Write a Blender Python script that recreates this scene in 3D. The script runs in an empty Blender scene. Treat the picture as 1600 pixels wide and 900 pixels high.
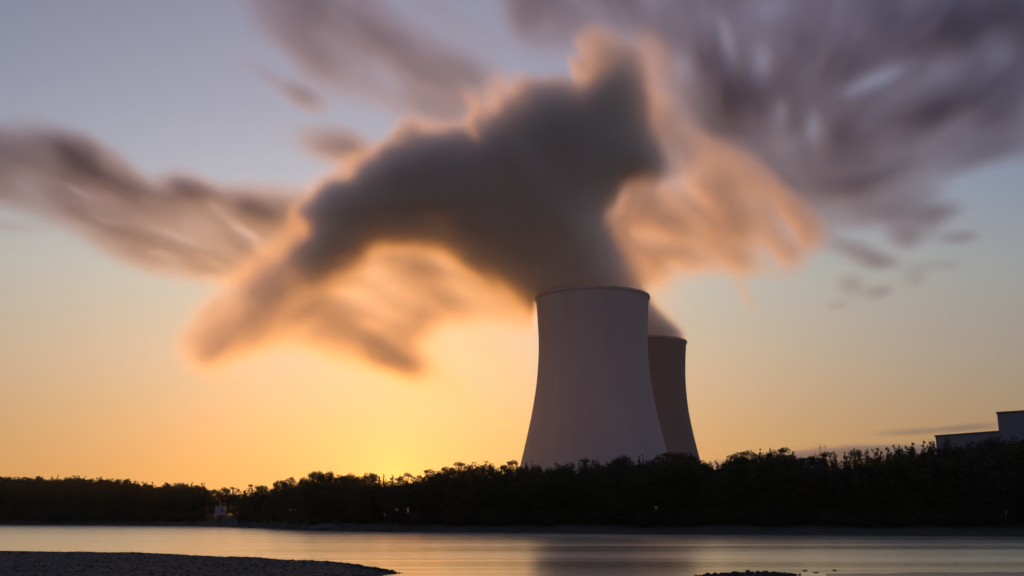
import bpy, bmesh, math, random
import numpy as np
from mathutils import Vector, Matrix

# ------------------------------------------------------------------ camera, sky, sun, exposure
S = bpy.context.scene
C = S.collection
R = math.radians
PITCH = R(12.51)
CAM_H = 3.0
FPX = 1600.0                       # focal length in pixels of the 1600 px wide photograph (36 mm lens)
cam_d = bpy.data.cameras.new('camera')
cam = bpy.data.objects.new('camera', cam_d)
C.objects.link(cam)
cam_d.lens = 36.0
cam_d.sensor_width = 36.0
cam_d.clip_start = 0.2
cam_d.clip_end = 60000
cam.location = (0, 0, CAM_H)
cam.rotation_euler = (math.pi / 2 + PITCH, 0, 0)
S.camera = cam

SUN_AZ = R(-6.5)                   # west of the view axis (negative = left)
SUN_EL = R(1.75)
W = bpy.data.worlds.new('World')
S.world = W
W.use_nodes = True
nt = W.node_tree
nt.nodes.clear()
def N(t, typ, **kw):
    n = t.nodes.new(typ)
    for k, v in kw.items():
        setattr(n, k, v)
    return n
out = N(nt, 'ShaderNodeOutputWorld')
bg = N(nt, 'ShaderNodeBackground')
sky = N(nt, 'ShaderNodeTexSky', sky_type='NISHITA')
sky.sun_disc = False
sky.sun_elevation = SUN_EL
sky.sun_rotation = SUN_AZ
sky.altitude = 100
sky.air_density = 1.0
sky.dust_density = 2.2
sky.ozone_density = 3.0
SKY_STRENGTH = 1.0
def vm(op, a, b=None, c=None):
    n = N(nt, 'ShaderNodeMath', operation=op)
    for k, v in enumerate((a, b, c)):
        if v is None: continue
        if isinstance(v, (int, float)): n.inputs[k].default_value = v
        else: nt.links.new(v, n.inputs[k])
    return n.outputs[0]
# evening sky: a little of the physical sky, the rest graded by height over the horizon and bearing from the sun
tc = N(nt, 'ShaderNodeTexCoord')
sx = N(nt, 'ShaderNodeSeparateXYZ')
nt.links.new(tc.outputs['Generated'], sx.inputs[0])
elev = vm('MULTIPLY', vm('ARCSINE', sx.outputs[2]), 180 / math.pi)           # degrees
ramp = N(nt, 'ShaderNodeValToRGB')
RAMP = [(-90, (.030, .030, .040)), (-3, (.10, .08, .07)), (0, (.80, .40, .12)), (2.2, (.82, .41, .13)), (4.5, (.79, .46, .20)), (8, (.73, .545, .35)),
        (12.5, (.65, .615, .50)), (17, (.50, .525, .57)), (22, (.39, .395, .48)), (28, (.29, .29, .385)), (45, (.27, .275, .40)), (90, (.25, .265, .40))]
el = ramp.color_ramp.elements
while len(el) < len(RAMP): el.new(0.5)
for i, (d, c) in enumerate(RAMP):
    el[i].position = (d + 90) / 180
    el[i].color = c + (1,)
nt.links.new(vm('DIVIDE', vm('ADD', elev, 90.0), 180.0), ramp.inputs[0])
# bearing factor
hl = vm('SQRT', vm('ADD', vm('MULTIPLY', sx.outputs[0], sx.outputs[0]), vm('ADD', vm('MULTIPLY', sx.outputs[1], sx.outputs[1]), 1e-6)))
cosaz = vm('DIVIDE', vm('ADD', vm('MULTIPLY', sx.outputs[0], math.sin(SUN_AZ)), vm('MULTIPLY', sx.outputs[1], math.cos(SUN_AZ))), hl)
baz = vm('POWER', vm('MULTIPLY', vm('ADD', cosaz, 1.0001), 0.5), 16.0)
bearc = N(nt, 'ShaderNodeMix', data_type='VECTOR')      # the sky away from the sun is bluer and dimmer
bearc.inputs[4].default_value = (0.32, 0.40, 0.55)
bearc.inputs[5].default_value = (0.98, 0.98, 0.98)
nt.links.new(baz, bearc.inputs[0])
# glow round the sun
dot = N(nt, 'ShaderNodeVectorMath', operation='DOT_PRODUCT')
nt.links.new(tc.outputs['Generated'], dot.inputs[0])
dot.inputs[1].default_value = (math.sin(SUN_AZ) * math.cos(SUN_EL), math.cos(SUN_AZ) * math.cos(SUN_EL), math.sin(SUN_EL))
ang = vm('MULTIPLY', vm('ARCCOSINE', vm('MINIMUM', dot.outputs['Value'], 0.999999)), 180 / math.pi)
def scale_col(col, f):
    n = N(nt, 'ShaderNodeVectorMath', operation='SCALE')
    if isinstance(col, tuple): n.inputs[0].default_value = col
    else: nt.links.new(col, n.inputs[0])
    if isinstance(f, (int, float)): n.inputs[3].default_value = f
    else: nt.links.new(f, n.inputs[3])
    return n.outputs[0]
def add_col(a, b):
    n = N(nt, 'ShaderNodeVectorMath', operation='ADD')
    nt.links.new(a, n.inputs[0]); nt.links.new(b, n.inputs[1])
    return n.outputs[0]
g1 = vm('EXPONENT', vm('MULTIPLY', vm('POWER', vm('DIVIDE', ang, 1.9), 1.1), -1.0))
g2 = vm('EXPONENT', vm('MULTIPLY', vm('DIVIDE', ang, 11.0), -1.0))
rb = N(nt, 'ShaderNodeVectorMath', operation='MULTIPLY')
nt.links.new(ramp.outputs[0], rb.inputs[0]); nt.links.new(bearc.outputs[1], rb.inputs[1])
total = add_col(add_col(rb.outputs[0], scale_col((0.34, 0.21, 0.02), g1)), scale_col((0.08, 0.045, 0.02), g2))
total = add_col(total, scale_col(sky.outputs[0], 0.012))
bg.inputs[1].default_value = SKY_STRENGTH
nt.links.new(total, bg.inputs[0])
nt.links.new(bg.outputs[0], out.inputs[0])

sun_d = bpy.data.lights.new('sun', 'SUN')
sun_d.energy = 1.4
sun_d.angle = R(0.5)
sun_d.color = (1.0, 0.33, 0.01)
sun = bpy.data.objects.new('sun', sun_d)
C.objects.link(sun)
sdir = Vector((math.sin(SUN_AZ) * math.cos(SUN_EL), math.cos(SUN_AZ) * math.cos(SUN_EL), math.sin(SUN_EL)))
sun.rotation_euler = sdir.to_track_quat('Z', 'Y').to_euler()

S.view_settings.view_transform = 'Standard'
S.view_settings.look = 'None'
S.view_settings.exposure = 0.0
S.view_settings.gamma = 1
S.cycles.max_bounces = 14
S.cycles.diffuse_bounces = 2
S.cycles.glossy_bounces = 2
S.cycles.transparent_max_bounces = 8
S.cycles.volume_bounces = 12
S.cycles.volume_step_rate = 1.5
S.cycles.volume_max_steps = 256
S.cycles.use_denoising = True
S.cycles.use_adaptive_sampling = True
S.cycles.adaptive_threshold = 0.02

# ------------------------------------------------------------------ helpers
ct, st = math.cos(PITCH), math.sin(PITCH)
def at(px, py, Y):
    """point in the world seen at photo pixel (px, py), Y metres in front of the camera"""
    dx = (px - 800) / FPX
    dy = (450 - py) / FPX
    k = Y / (ct - dy * st)
    return Vector((dx * k, Y, CAM_H + (st + dy * ct) * k))
def on_water(px, py, z=0.0):
    dx = (px - 800) / FPX
    dy = (450 - py) / FPX
    k = (z - CAM_H) / (st + dy * ct)
    return Vector((dx * k, (ct - dy * st) * k, z))

def tag(o, label=None, cat=None, group=None, kind=None):
    if label: o['label'] = label
    if cat: o['category'] = cat
    if group: o['group'] = group
    if kind: o['kind'] = kind
    return o
def empty(name, loc, rz=0):
    o = bpy.data.objects.new(name, None)
    C.objects.link(o)
    o.location = loc
    o.rotation_euler = (0, 0, rz)
    o.empty_display_size = 1
    return o
def mesh_obj(name, verts, faces, mat=None, parent=None, smooth=False):
    me = bpy.data.meshes.new(name)
    me.from_pydata([tuple(v) for v in verts], [], faces)
    if smooth:
        me.polygons.foreach_set('use_smooth', [True] * len(me.polygons))
    me.update()
    o = bpy.data.objects.new(name, me)
    C.objects.link(o)
    if mat: me.materials.append(mat)
    if parent: o.parent = parent
    return o
class MB:
    def __init__(self): self.v = []; self.f = []
    def box(self, x0, x1, y0, y1, z0, z1):
        b = len(self.v)
        self.v += [(x, y, z) for z in (z0, z1) for y in (y0, y1) for x in (x0, x1)]
        self.f += [(b, b+2, b+3, b+1), (b+4, b+5, b+7, b+6), (b, b+1, b+5, b+4), (b+2, b+6, b+7, b+3), (b, b+4, b+6, b+2), (b+1, b+3, b+7, b+5)]
    def tube(self, pts, rad, n=6):
        b = len(self.v)
        for i, p in enumerate(pts):
            p = Vector(p)
            a = Vector(pts[min(i+1, len(pts)-1)]) - Vector(pts[max(i-1, 0)])
            a.normalize()
            u = a.cross(Vector((0.3, 1, 0.1))).normalized()
            w = a.cross(u)
            for k in range(n):
                t = 2 * math.pi * k / n
                self.v.append(tuple(p + (u * math.cos(t) + w * math.sin(t)) * rad[i]))
        for i in range(len(pts) - 1):
            for k in range(n):
                k2 = (k + 1) % n
                self.f.append((b+i*n+k, b+i*n+k2, b+(i+1)*n+k2, b+(i+1)*n+k))
        self.f.append(tuple(b + k for k in range(n))[::-1])
        self.f.append(tuple(b + (len(pts)-1)*n + k for k in range(n)))
    def build(self, name, mat, parent=None, smooth=False):
        return mesh_obj(name, self.v, self.f, mat, parent, smooth)

def mat_new(name):
    m = bpy.data.materials.new(name)
    m.use_nodes = True
    t = m.node_tree
    return m, t, t.nodes['Principled BSDF']
def simple(name, col, rough=0.8, noise=0.25, scale=2.0, metallic=0.0, bump=0.0, stretch=(1, 1, 1), spec=0.5):
    m, t, p = mat_new(name)
    p.inputs['Roughness'].default_value = rough
    p.inputs['Metallic'].default_value = metallic
    p.inputs['Specular IOR Level'].default_value = spec
    tc = N(t, 'ShaderNodeTexCoord')
    mp = N(t, 'ShaderNodeMapping')
    mp.inputs['Scale'].default_value = stretch
    nz = N(t, 'ShaderNodeTexNoise')
    nz.inputs['Scale'].default_value = scale
    nz.inputs['Detail'].default_value = 6
    t.links.new(tc.outputs['Object'], mp.inputs[0])
    t.links.new(mp.outputs[0], nz.inputs['Vector'])
    r = N(t, 'ShaderNodeValToRGB')
    r.color_ramp.elements[0].position = 0.3
    r.color_ramp.elements[1].position = 0.7
    r.color_ramp.elements[0].color = tuple(c * (1 - noise) for c in col) + (1,)
    r.color_ramp.elements[1].color = tuple(min(1, c * (1 + noise)) for c in col) + (1,)
    t.links.new(nz.outputs[0], r.inputs[0])
    t.links.new(r.outputs[0], p.inputs['Base Color'])
    if bump:
        b = N(t, 'ShaderNodeBump')
        b.inputs['Strength'].default_value = bump
        t.links.new(nz.outputs[0], b.inputs['Height'])
        t.links.new(b.outputs[0], p.inputs['Normal'])
    return m

# ------------------------------------------------------------------ 2D / 3D numeric fields
def vnoise2(x, y, seed):
    rs = np.random.RandomState(seed)
    T = rs.rand(256, 256)
    xi = np.floor(x).astype(int); yi = np.floor(y).astype(int)
    fx = x - xi; fy = y - yi
    fx = fx * fx * (3 - 2 * fx); fy = fy * fy * (3 - 2 * fy)
    g = lambda i, j: T[i % 256, j % 256]
    return (g(xi, yi) * (1-fx) * (1-fy) + g(xi+1, yi) * fx * (1-fy) + g(xi, yi+1) * (1-fx) * fy + g(xi+1, yi+1) * fx * fy)
def fbm2(x, y, seed, octv=4, gain=0.55):
    a = 1; s = 0; tot = 0
    for o in range(octv):
        s = s + a * vnoise2(x * 2**o + 17.3 * o, y * 2**o + 5.1 * o, seed + o)
        tot += a; a *= gain
    return s / tot
def vnoise3(x, y, z, seed):
    rs = np.random.RandomState(seed)
    T = rs.rand(64, 64, 64)
    xi = np.floor(x).astype(int); yi = np.floor(y).astype(int); zi = np.floor(z).astype(int)
    fx = x - xi; fy = y - yi; fz = z - zi
    fx = fx*fx*(3-2*fx); fy = fy*fy*(3-2*fy); fz = fz*fz*(3-2*fz)
    r = 0
    for i in (0, 1):
        for j in (0, 1):
            for k in (0, 1):
                r = r + T[(xi+i) % 64, (yi+j) % 64, (zi+k) % 64] * (fx if i else 1-fx) * (fy if j else 1-fy) * (fz if k else 1-fz)
    return r
STEP = 4.0
MX0, MX1, MY0, MY1 = -240, 1840, -160, 840
gx = np.arange(MX0, MX1 + 1, STEP)
gy = np.arange(MY0, MY1 + 1, STEP)
GX, GY = np.meshgrid(gx, gy)            # [row y, col x]
def ell(cx, cy, rx, ry, deg=0.0, p=1.3):
    a = R(deg)
    u = (GX - cx) * math.cos(a) + (GY - cy) * math.sin(a)
    v = -(GX - cx) * math.sin(a) + (GY - cy) * math.cos(a)
    return np.exp(-((u / rx) ** 2 + (v / ry) ** 2) ** p)
def blur(A, sig):
    s = max(sig / STEP, 0.3)
    n = int(3 * s) + 1
    k = np.exp(-0.5 * (np.arange(-n, n + 1) / s) ** 2); k /= k.sum()
    P = np.pad(A, ((n, n), (n, n)), mode='edge')
    P = np.apply_along_axis(lambda r: np.convolve(r, k, 'valid'), 0, P)
    return np.apply_along_axis(lambda r: np.convolve(r, k, 'valid'), 1, P)
def poly(pts, sig=10):
    inside = np.zeros(GX.shape, bool)
    n = len(pts)
    for i in range(n):
        x0, y0 = pts[i]; x1, y1 = pts[(i+1) % n]
        if y0 == y1: continue
        c = ((y0 > GY) != (y1 > GY)) & (GX < (x1 - x0) * (GY - y0) / (y1 - y0) + x0)
        inside ^= c
    return blur(inside.astype(float), sig)
def samp(A, x, y):
    fx = np.clip((x - MX0) / STEP, 0, A.shape[1] - 1.001)
    fy = np.clip((y - MY0) / STEP, 0, A.shape[0] - 1.001)
    xi = fx.astype(int); yi = fy.astype(int)
    fx = fx - xi; fy = fy - yi
    return (A[yi, xi]*(1-fx)*(1-fy) + A[yi, xi+1]*fx*(1-fy) + A[yi+1, xi]*(1-fx)*fy + A[yi+1, xi+1]*fx*fy)
def flow_field(ctrl):
    U = np.zeros(GX.shape); V = np.zeros(GX.shape)
    for x, y, deg in ctrl:                 # deg: direction, positive = down to the right
        w = 1.0 / (((GX - x)**2 + (GY - y)**2) + 60.0**2) ** 1.5
        U += w * math.cos(2 * R(deg)); V += w * math.sin(2 * R(deg))
    a = 0.5 * np.arctan2(V, U)
    return np.cos(a), np.sin(a)
def lic(A, UV, length):
    U, V = UV
    n = int(length / STEP / 1.0)
    acc = A.copy(); tot = 1.0
    for sgn in (1, -1):
        x = GX.copy(); y = GY.copy()
        pu, pv = U * sgn, V * sgn
        for i in range(n):
            x = x + pu * STEP; y = y + pv * STEP
            u = samp(U, x, y); v = samp(V, x, y)
            s = np.sign(u * pu + v * pv); s[s == 0] = 1
            pu, pv = u * s, v * s
            w = 1 - i / n
            acc += w * samp(A, x, y); tot += w
    return acc / tot

# --- optical thickness of the steam, traced on the plane it drifts in
def steam_flow():
    return flow_field([(340, 520, -38), (450, 450, -38), (600, 380, -10), (760, 420, 40), (900, 400, 75), (900, 300, 60), (640, 560, 30), (560, 500, 15),
                     (600, 260, -30), (760, 170, 45), (915, 105, 35), (1000, 180, 35), (1060, 240, 40), (1150, 330, 38), (1220, 380, 45), (1160, 450, 62),
                     (1020, 400, 20), (980, 330, -55), (700, 560, 35)])
def warp(A, a1, a2, seed):
    dx = a1 * 2 * (fbm2(GX / 62, GY / 62, seed, 2) - .5) * 2 + a2 * 2 * (fbm2(GX / 24, GY / 24, seed + 5, 2) - .5) * 2
    dy = a1 * 2 * (fbm2(GX / 62, GY / 62, seed + 20, 2) - .5) * 2 + a2 * 2 * (fbm2(GX / 24, GY / 24, seed + 25, 2) - .5) * 2
    k = 1 - 0.9 * ell(920, 470, 130, 90, 0)          # leave the jet over the tower mouth as it is
    return samp(A, GX + dx * k, GY + dy * k)
def rough(fl, a, b):
    n1 = lic(fbm2(GX / 46, GY / 46, a, 4), fl, 72)
    n2 = lic(fbm2(GX / 17, GY / 17, b, 3), fl, 40)
    return (n1 - n1.mean()) / n1.std(), (n2 - n2.mean()) / n2.std()
def steam_map():
    """steam of the near tower: dark body over the mouth, long arm and orange lobe to the left"""
    body = poly([(842, 470), (836, 452), (800, 448), (755, 424), (722, 395), (690, 374), (650, 366), (600, 384), (560, 405), (520, 425),
                 (480, 440), (462, 420), (480, 370), (495, 330), (515, 292), (565, 262), (598, 228), (640, 212),
                 (690, 224), (740, 214), (775, 192), (788, 150), (815, 128), (850, 140), (890, 128), (925, 120), (905, 95), (905, 78), (945, 66), (985, 76),
                 (1012, 108), (1010, 150), (1000, 190), (1020, 215), (1058, 250), (1050, 272), (1000, 268), (968, 285), (940, 318),
                 (930, 345), (944, 385), (962, 415), (988, 452), (1008, 470)], 9)
    core = poly([(846, 485), (833, 444), (782, 402), (735, 360), (690, 336), (640, 330), (590, 350), (540, 385), (490, 415), (500, 360), (520, 310), (570, 280), (620, 245), (700, 245), (780, 220),
                 (850, 170), (930, 135), (960, 112), (990, 125), (985, 160), (980, 220), (1020, 245), (1030, 262), (950, 270), (918, 330), (935, 390), (980, 460), (985, 480)], 16)
    t = warp(2.4 * body + 3.5 * body ** 3, 9, 8, 301)
    lobe = poly([(850, 482), (810, 440), (760, 395), (700, 345), (600, 350), (480, 400), (400, 445), (340, 500), (285, 532), (325, 570), (400, 545),
                 (470, 535), (530, 560), (600, 580), (665, 592), (655, 560), (645, 530), (690, 498), (750, 488), (800, 498), (850, 512)], 14)
    t += 2.1 * lobe + 1.1 * ell(690, 400, 90, 42, 20) + 0.7 * ell(790, 455, 50, 18, 35) + 2.4 * poly([(520, 310), (460, 372), (395, 430), (335, 482), (310, 512), (350, 512), (430, 472), (500, 432), (570, 400)], 17) + 0.6 * ell(430, 500, 110, 20, -25) + 0.5 * ell(590, 545, 90, 20, 20)
    t += 0 + 0.2 * ell(610, 560, 60, 17, 22)
    t += 0.4 * ell(330, 570, 26, 14, 60) + 0.9 * ell(812, 458, 45, 15, 38)
    t += 0.26 * ell(690, 540, 150, 100, 20) + 0.16 * ell(730, 620, 120, 24, 30) 
    # upper rims and the hooked top
    t += 0.9 * ell(545, 275, 30, 9, -28) + 1.3 * ell(757, 175, 34, 9, 45) + 1.1 * ell(778, 148, 13, 32, 10) + 0.8 * ell(680, 205, 50, 9, 8) + 0.7 * ell(790, 130, 36, 8, -20) + 0.5 * ell(745, 210, 26, 10, -30)
    t += 1.6 * ell(905, 104, 34, 8, 28) - 1.2 * ell(893, 84, 26, 10, 10) + 0.6 * ell(960, 85, 46, 20, 15) + 1.3 * ell(1035, 150, 34, 62, -20) + 0.9 * ell(1065, 225, 34, 34, 0) + 0.7 * ell(1015, 85, 30, 24, 30)
    fl = steam_flow()
    n1, n2 = rough(fl, 11, 31)
    t = lic(t, fl, 18) * np.clip(1 + 0.20 * n1 + 0.15 * n2, 0.15, 2) + 15 * lic(warp(core, 9, 8, 301), fl, 8) * np.clip(1 + 0.10 * n1 + 0.07 * n2, .5, 1.5)
    t = t - 4 * ell(862, 108, 26, 16, 0) * (t > 0)
    t = np.where((GX > 834) & (GX < 1018), t * np.clip((468 - GY) / 12, 0, 1), t)      # nothing below the lip of the tower
    return np.where(t > 0.012, t - 0.012, 0)
def steam2_map():
    """steam of the far tower: a grey column leaning left behind the near one, and the orange lobe drifting right"""
    t = 11 * poly([(925, 534), (930, 500), (860, 430), (790, 380), (800, 310), (860, 320), (930, 400), (985, 448), (1012, 484), (1038, 510), (1058, 527), (1064, 534)], 4)
    t += 0.5 * poly([(990, 440), (1030, 470), (1060, 515), (1070, 530), (1040, 520), (1000, 480)], 8)
    rl = poly([(915, 330), (945, 295), (975, 280), (1050, 280), (1055, 245), (1030, 215), (985, 185), (980, 160), (1030, 175), (1075, 212), (1115, 232), (1160, 255),
               (1215, 300), (1272, 355), (1285, 378), (1235, 395), (1225, 425), (1190, 408), (1150, 425), (1090, 415), (1050, 438), (1010, 440), (970, 440), (940, 400), (920, 360)], 11)
    u = 2.5 * rl + 2.0 * ell(1150, 345, 80, 32, 38) + 0.8 * ell(1010, 310, 50, 26, -20) + 0.5 * ell(1110, 300, 70, 22, 35) + 0.5 * ell(1215, 375, 45, 18, 40) + 0.5 * ell(1165, 458, 30, 8, 62) + 0.3 * ell(1215, 410, 26, 9, 60)
    u += 0.5 * ell(1050, 205, 60, 18, 38) + 0.2 * ell(1040, 435, 60, 35, 30) + 0.5 * ell(1010, 260, 40, 14, 30)
    fl = steam_flow()
    n1, n2 = rough(fl, 51, 61)
    t = t + lic(u, fl, 12) * np.clip(1 + 0.30 * n1 + 0.20 * n2, 0.1, 2.2)
    return np.where(t > 0.02, t - 0.02, 0)

# --- clouds behind
def cloud_maps():
    left = poly([(-240, 130), (0, 203), (60, 212), (130, 218), (178, 245), (215, 285), (240, 300), (275, 277), (320, 292), (345, 305), (385, 298), (430, 300), (520, 318), (560, 400),
                 (470, 430), (420, 438), (360, 425), (300, 428), (230, 412), (180, 395), (140, 368), (100, 345), (50, 325), (0, 310), (-240, 240)], 11)
    t = 1.5 * left
    t += 2.0 * ell(150, 262, 95, 24, 30) + 1.0 * ell(215, 305, 60, 20, 25) + 1.4 * ell(300, 300, 45, 14, 12) + 1.6 * ell(405, 328, 50, 20, 10)
    t += 0.7 * ell(230, 375, 70, 12, 14) + 0.5 * ell(320, 345, 90, 12, 25) + 0.5 * ell(120, 330, 90, 12, 22) + 0.5 * ell(395, 400, 60, 14, 22)
    t += 0.5 * ell(60, 250, 80, 24, 22) + 1.2 * ell(450, 370, 70, 34, 30) + 0.4 * ell(380, 432, 100, 14, 14)
    for cx, cy, rx, ry, d, s in [(125, 300, 30, 4.5, 30, .75), (385, 365, 30, 7, 28, .9), (165, 345, 30, 4, 22, .6), (280, 372, 34, 5, 18, .75), (260, 400, 34, 6, 20, .6),
                                 (330, 320, 22, 5, 30, .5), (235, 318, 26, 4, 25, .4), (415, 398, 24, 5, 35, .6), (330, 412, 26, 5, 22, .5), (30, 290, 30, 5, 20, .4)]:
        t *= 1 - s * ell(cx, cy, rx, ry, d)
    t *= 1.35
    # small clouds
    t += 2.4 * ell(530, 228, 52, 21, 12) + 0.7 * ell(575, 250, 30, 12, 35) + 1.2 * ell(476, 152, 28, 14, 22)+ 0.25 * ell(430, 125, 50, 12, 32) + 0.22 * ell(20, 352, 50, 9, 3)
    # top centre band
    tb = poly([(350, -160), (400, 40), (455, 75), (480, 110), (540, 140), (600, 152), (660, 190), (700, 205), (760, 190), (780, 120), (720, 90), (660, 55), (600, 10), (560, -160)], 14)
    t += 1.2 * tb + 0.6 * ell(560, 50, 120, 26, 30) + 0.5 * ell(725, 120, 45, 20, 32) + 0.2 * ell(700, 30, 90, 20, 30)
    t *= 1 - 0.45 * ell(610, 125, 40, 16, 40)
    right = poly([(790, -160), (800, 0), (810, 50), (850, 70), (905, 50), (1000, 60), (1040, 110), (1090, 190), (1110, 240), (1180, 300), (1230, 335), (1290, 330), (1340, 318), (1400, 300),
                  (1440, 268), (1520, 240), (1560, 215), (1620, 205), (1840, 190), (1840, -160)], 16)
    t += 1.8 * right + 0.8 * ell(1080, 60, 90, 40, 30) + 0.7 * ell(1150, 190, 60, 50, 30) + 0.6 * ell(1480, 60, 160, 50, -10) + 0.8 * ell(1000, 50, 80, 22, 20) + 0.8 * ell(1290, 240, 60, 26, -20) + 0.8 * ell(1500, 150, 80, 22, -25) + 1.3 * ell(1100, 130, 60, 70, 10) + 0.9 * ell(1110, 230, 60, 26, 40) + 0.7 * ell(1560, 20, 90, 36, 0) + 0.7 * ell(1230, 60, 40, 60, 15)
    t += 1.1 * ell(1390, 55, 210, 38, -10) + 1.2 * ell(1330, 285, 90, 26, -4) + 0.9 * ell(1165, 150, 60, 26, 10) + 0.9 * ell(1420, 185, 150, 24, -12)
    t += 0.6 * ell(1120, 200, 40, 30, 60) + 0.5 * ell(1270, 100, 40, 30, 0) + 0.5 * ell(1240, 195, 18, 16, 0) + 0.5 * ell(1200, 270, 60, 20, 30)
    for cx, cy, rx, ry, d, s in [(1370, 125, 55, 15, -22, .97), (1330, 145, 20, 10, 0, .75), (1218, 178, 8, 15, 0, .9), (1268, 203, 13, 28, -5, .85), (1190, 95, 17, 26, -10, .85), (1135, 60, 10, 36, -15, .85),
                                 (1200, 15, 40, 18, 0, .75), (1065, 100, 22, 34, -20, .8), (1045, 195, 20, 18, 0, .8), (960, 30, 60, 26, 20, .55), (1470, 110, 45, 22, -35, .5), (1560, 85, 30, 30, -40, .6),
                                 (1010, 75, 30, 14, 40, .5), (1100, 20, 20, 30, -20, .5), (1235, 225, 24, 8, 25, .45), (850, 50, 26, 30, 60, .5)]:
        t *= 1 - s * ell(cx, cy, rx, ry, d)
    # thin sunlit wisps at lower right
    for cx, cy, rx, ry, d, s in [(1350, 335, 60, 20, -8, .5), (1420, 315, 40, 22, -20, .55), (1400, 350, 26, 18, 60, .45), (1455, 335, 34, 14, -8, .75), (1440, 355, 26, 18, 0, .4), (1495, 372, 26, 7, 2, .45),
                                 (1415, 370, 20, 14, 30, .55), (1345, 395, 26, 12, 25, .55), (1370, 408, 26, 9, 10, .7), (1322, 388, 26, 10, 15, .4), (1372, 456, 16, 7, -20, .55), (1330, 445, 16, 16, 0, .35),
                                 (1310, 480, 8, 10, 0, .35), (1430, 430, 14, 16, 40, .28), (1470, 415, 30, 7, 0, .2), (1565, 235, 60, 20, -10, .5), (1500, 255, 45, 16, -20, .4), (1280, 370, 40, 14, 20, .35), (1250, 340, 40, 16, 30, .5)]:
        t += 1.6 * s * ell(cx, cy, rx, ry, d)
    fl = flow_field([(60, 250, 22), (200, 300, 27), (330, 340, 24), (420, 400, 32), (150, 380, 18), (500, 230, 15), (560, 60, 36), (700, 120, 38), (470, 150, 25), (400, 40, 40),
                     (830, 40, 70), (950, 40, 70), (1060, 100, 72), (1140, 70, 76), (1200, 100, 85), (1230, 190, 86), (1270, 200, 84), (1150, 200, 60), (1370, 120, -38), (1300, 60, -70), (1460, 100, -42),
                     (1560, 80, -52), (1420, 190, -25), (1330, 285, -12), (1350, 400, 20), (1450, 340, -6), (1560, 230, -28), (1220, 300, 40)])
    n1 = fbm2(GX / 60, GY / 60, 71, 4, 0.55)
    n1 = lic(n1, fl, 48); n1 = (n1 - n1.mean()) / n1.std()
    n2 = lic(fbm2(GX / 13, GY / 13, 91, 3, .7), fl, 36); n2 = (n2 - n2.mean()) / n2.std()
    t = lic(t, fl, 18)
    t = t * np.clip(1 + 0.17 * n1 + 0.07 * n2, 0.05, 2.2)
    # low cloud lines near the horizon
    low = 0.6 * ell(1512, 668, 46, 3.6, -3) + 0.45 * ell(1440, 674, 60, 3.6, -2) + 0.28 * ell(1400, 677, 30, 3, 0)
    bank = 0.55 * poly([(1080, 727), (1150, 717), (1200, 711), (1240, 706), (1290, 701), (1330, 699), (1390, 697), (1460, 700), (1840, 700), (1840, 760), (1080, 760)], 2.5)
    t = np.where(t > 0.015, t - 0.015, 0)
    return 1.25 * t + 1.2 * (1 - np.exp(-1.2 * t)), 3.2 * low + 9.0 * bank

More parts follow.
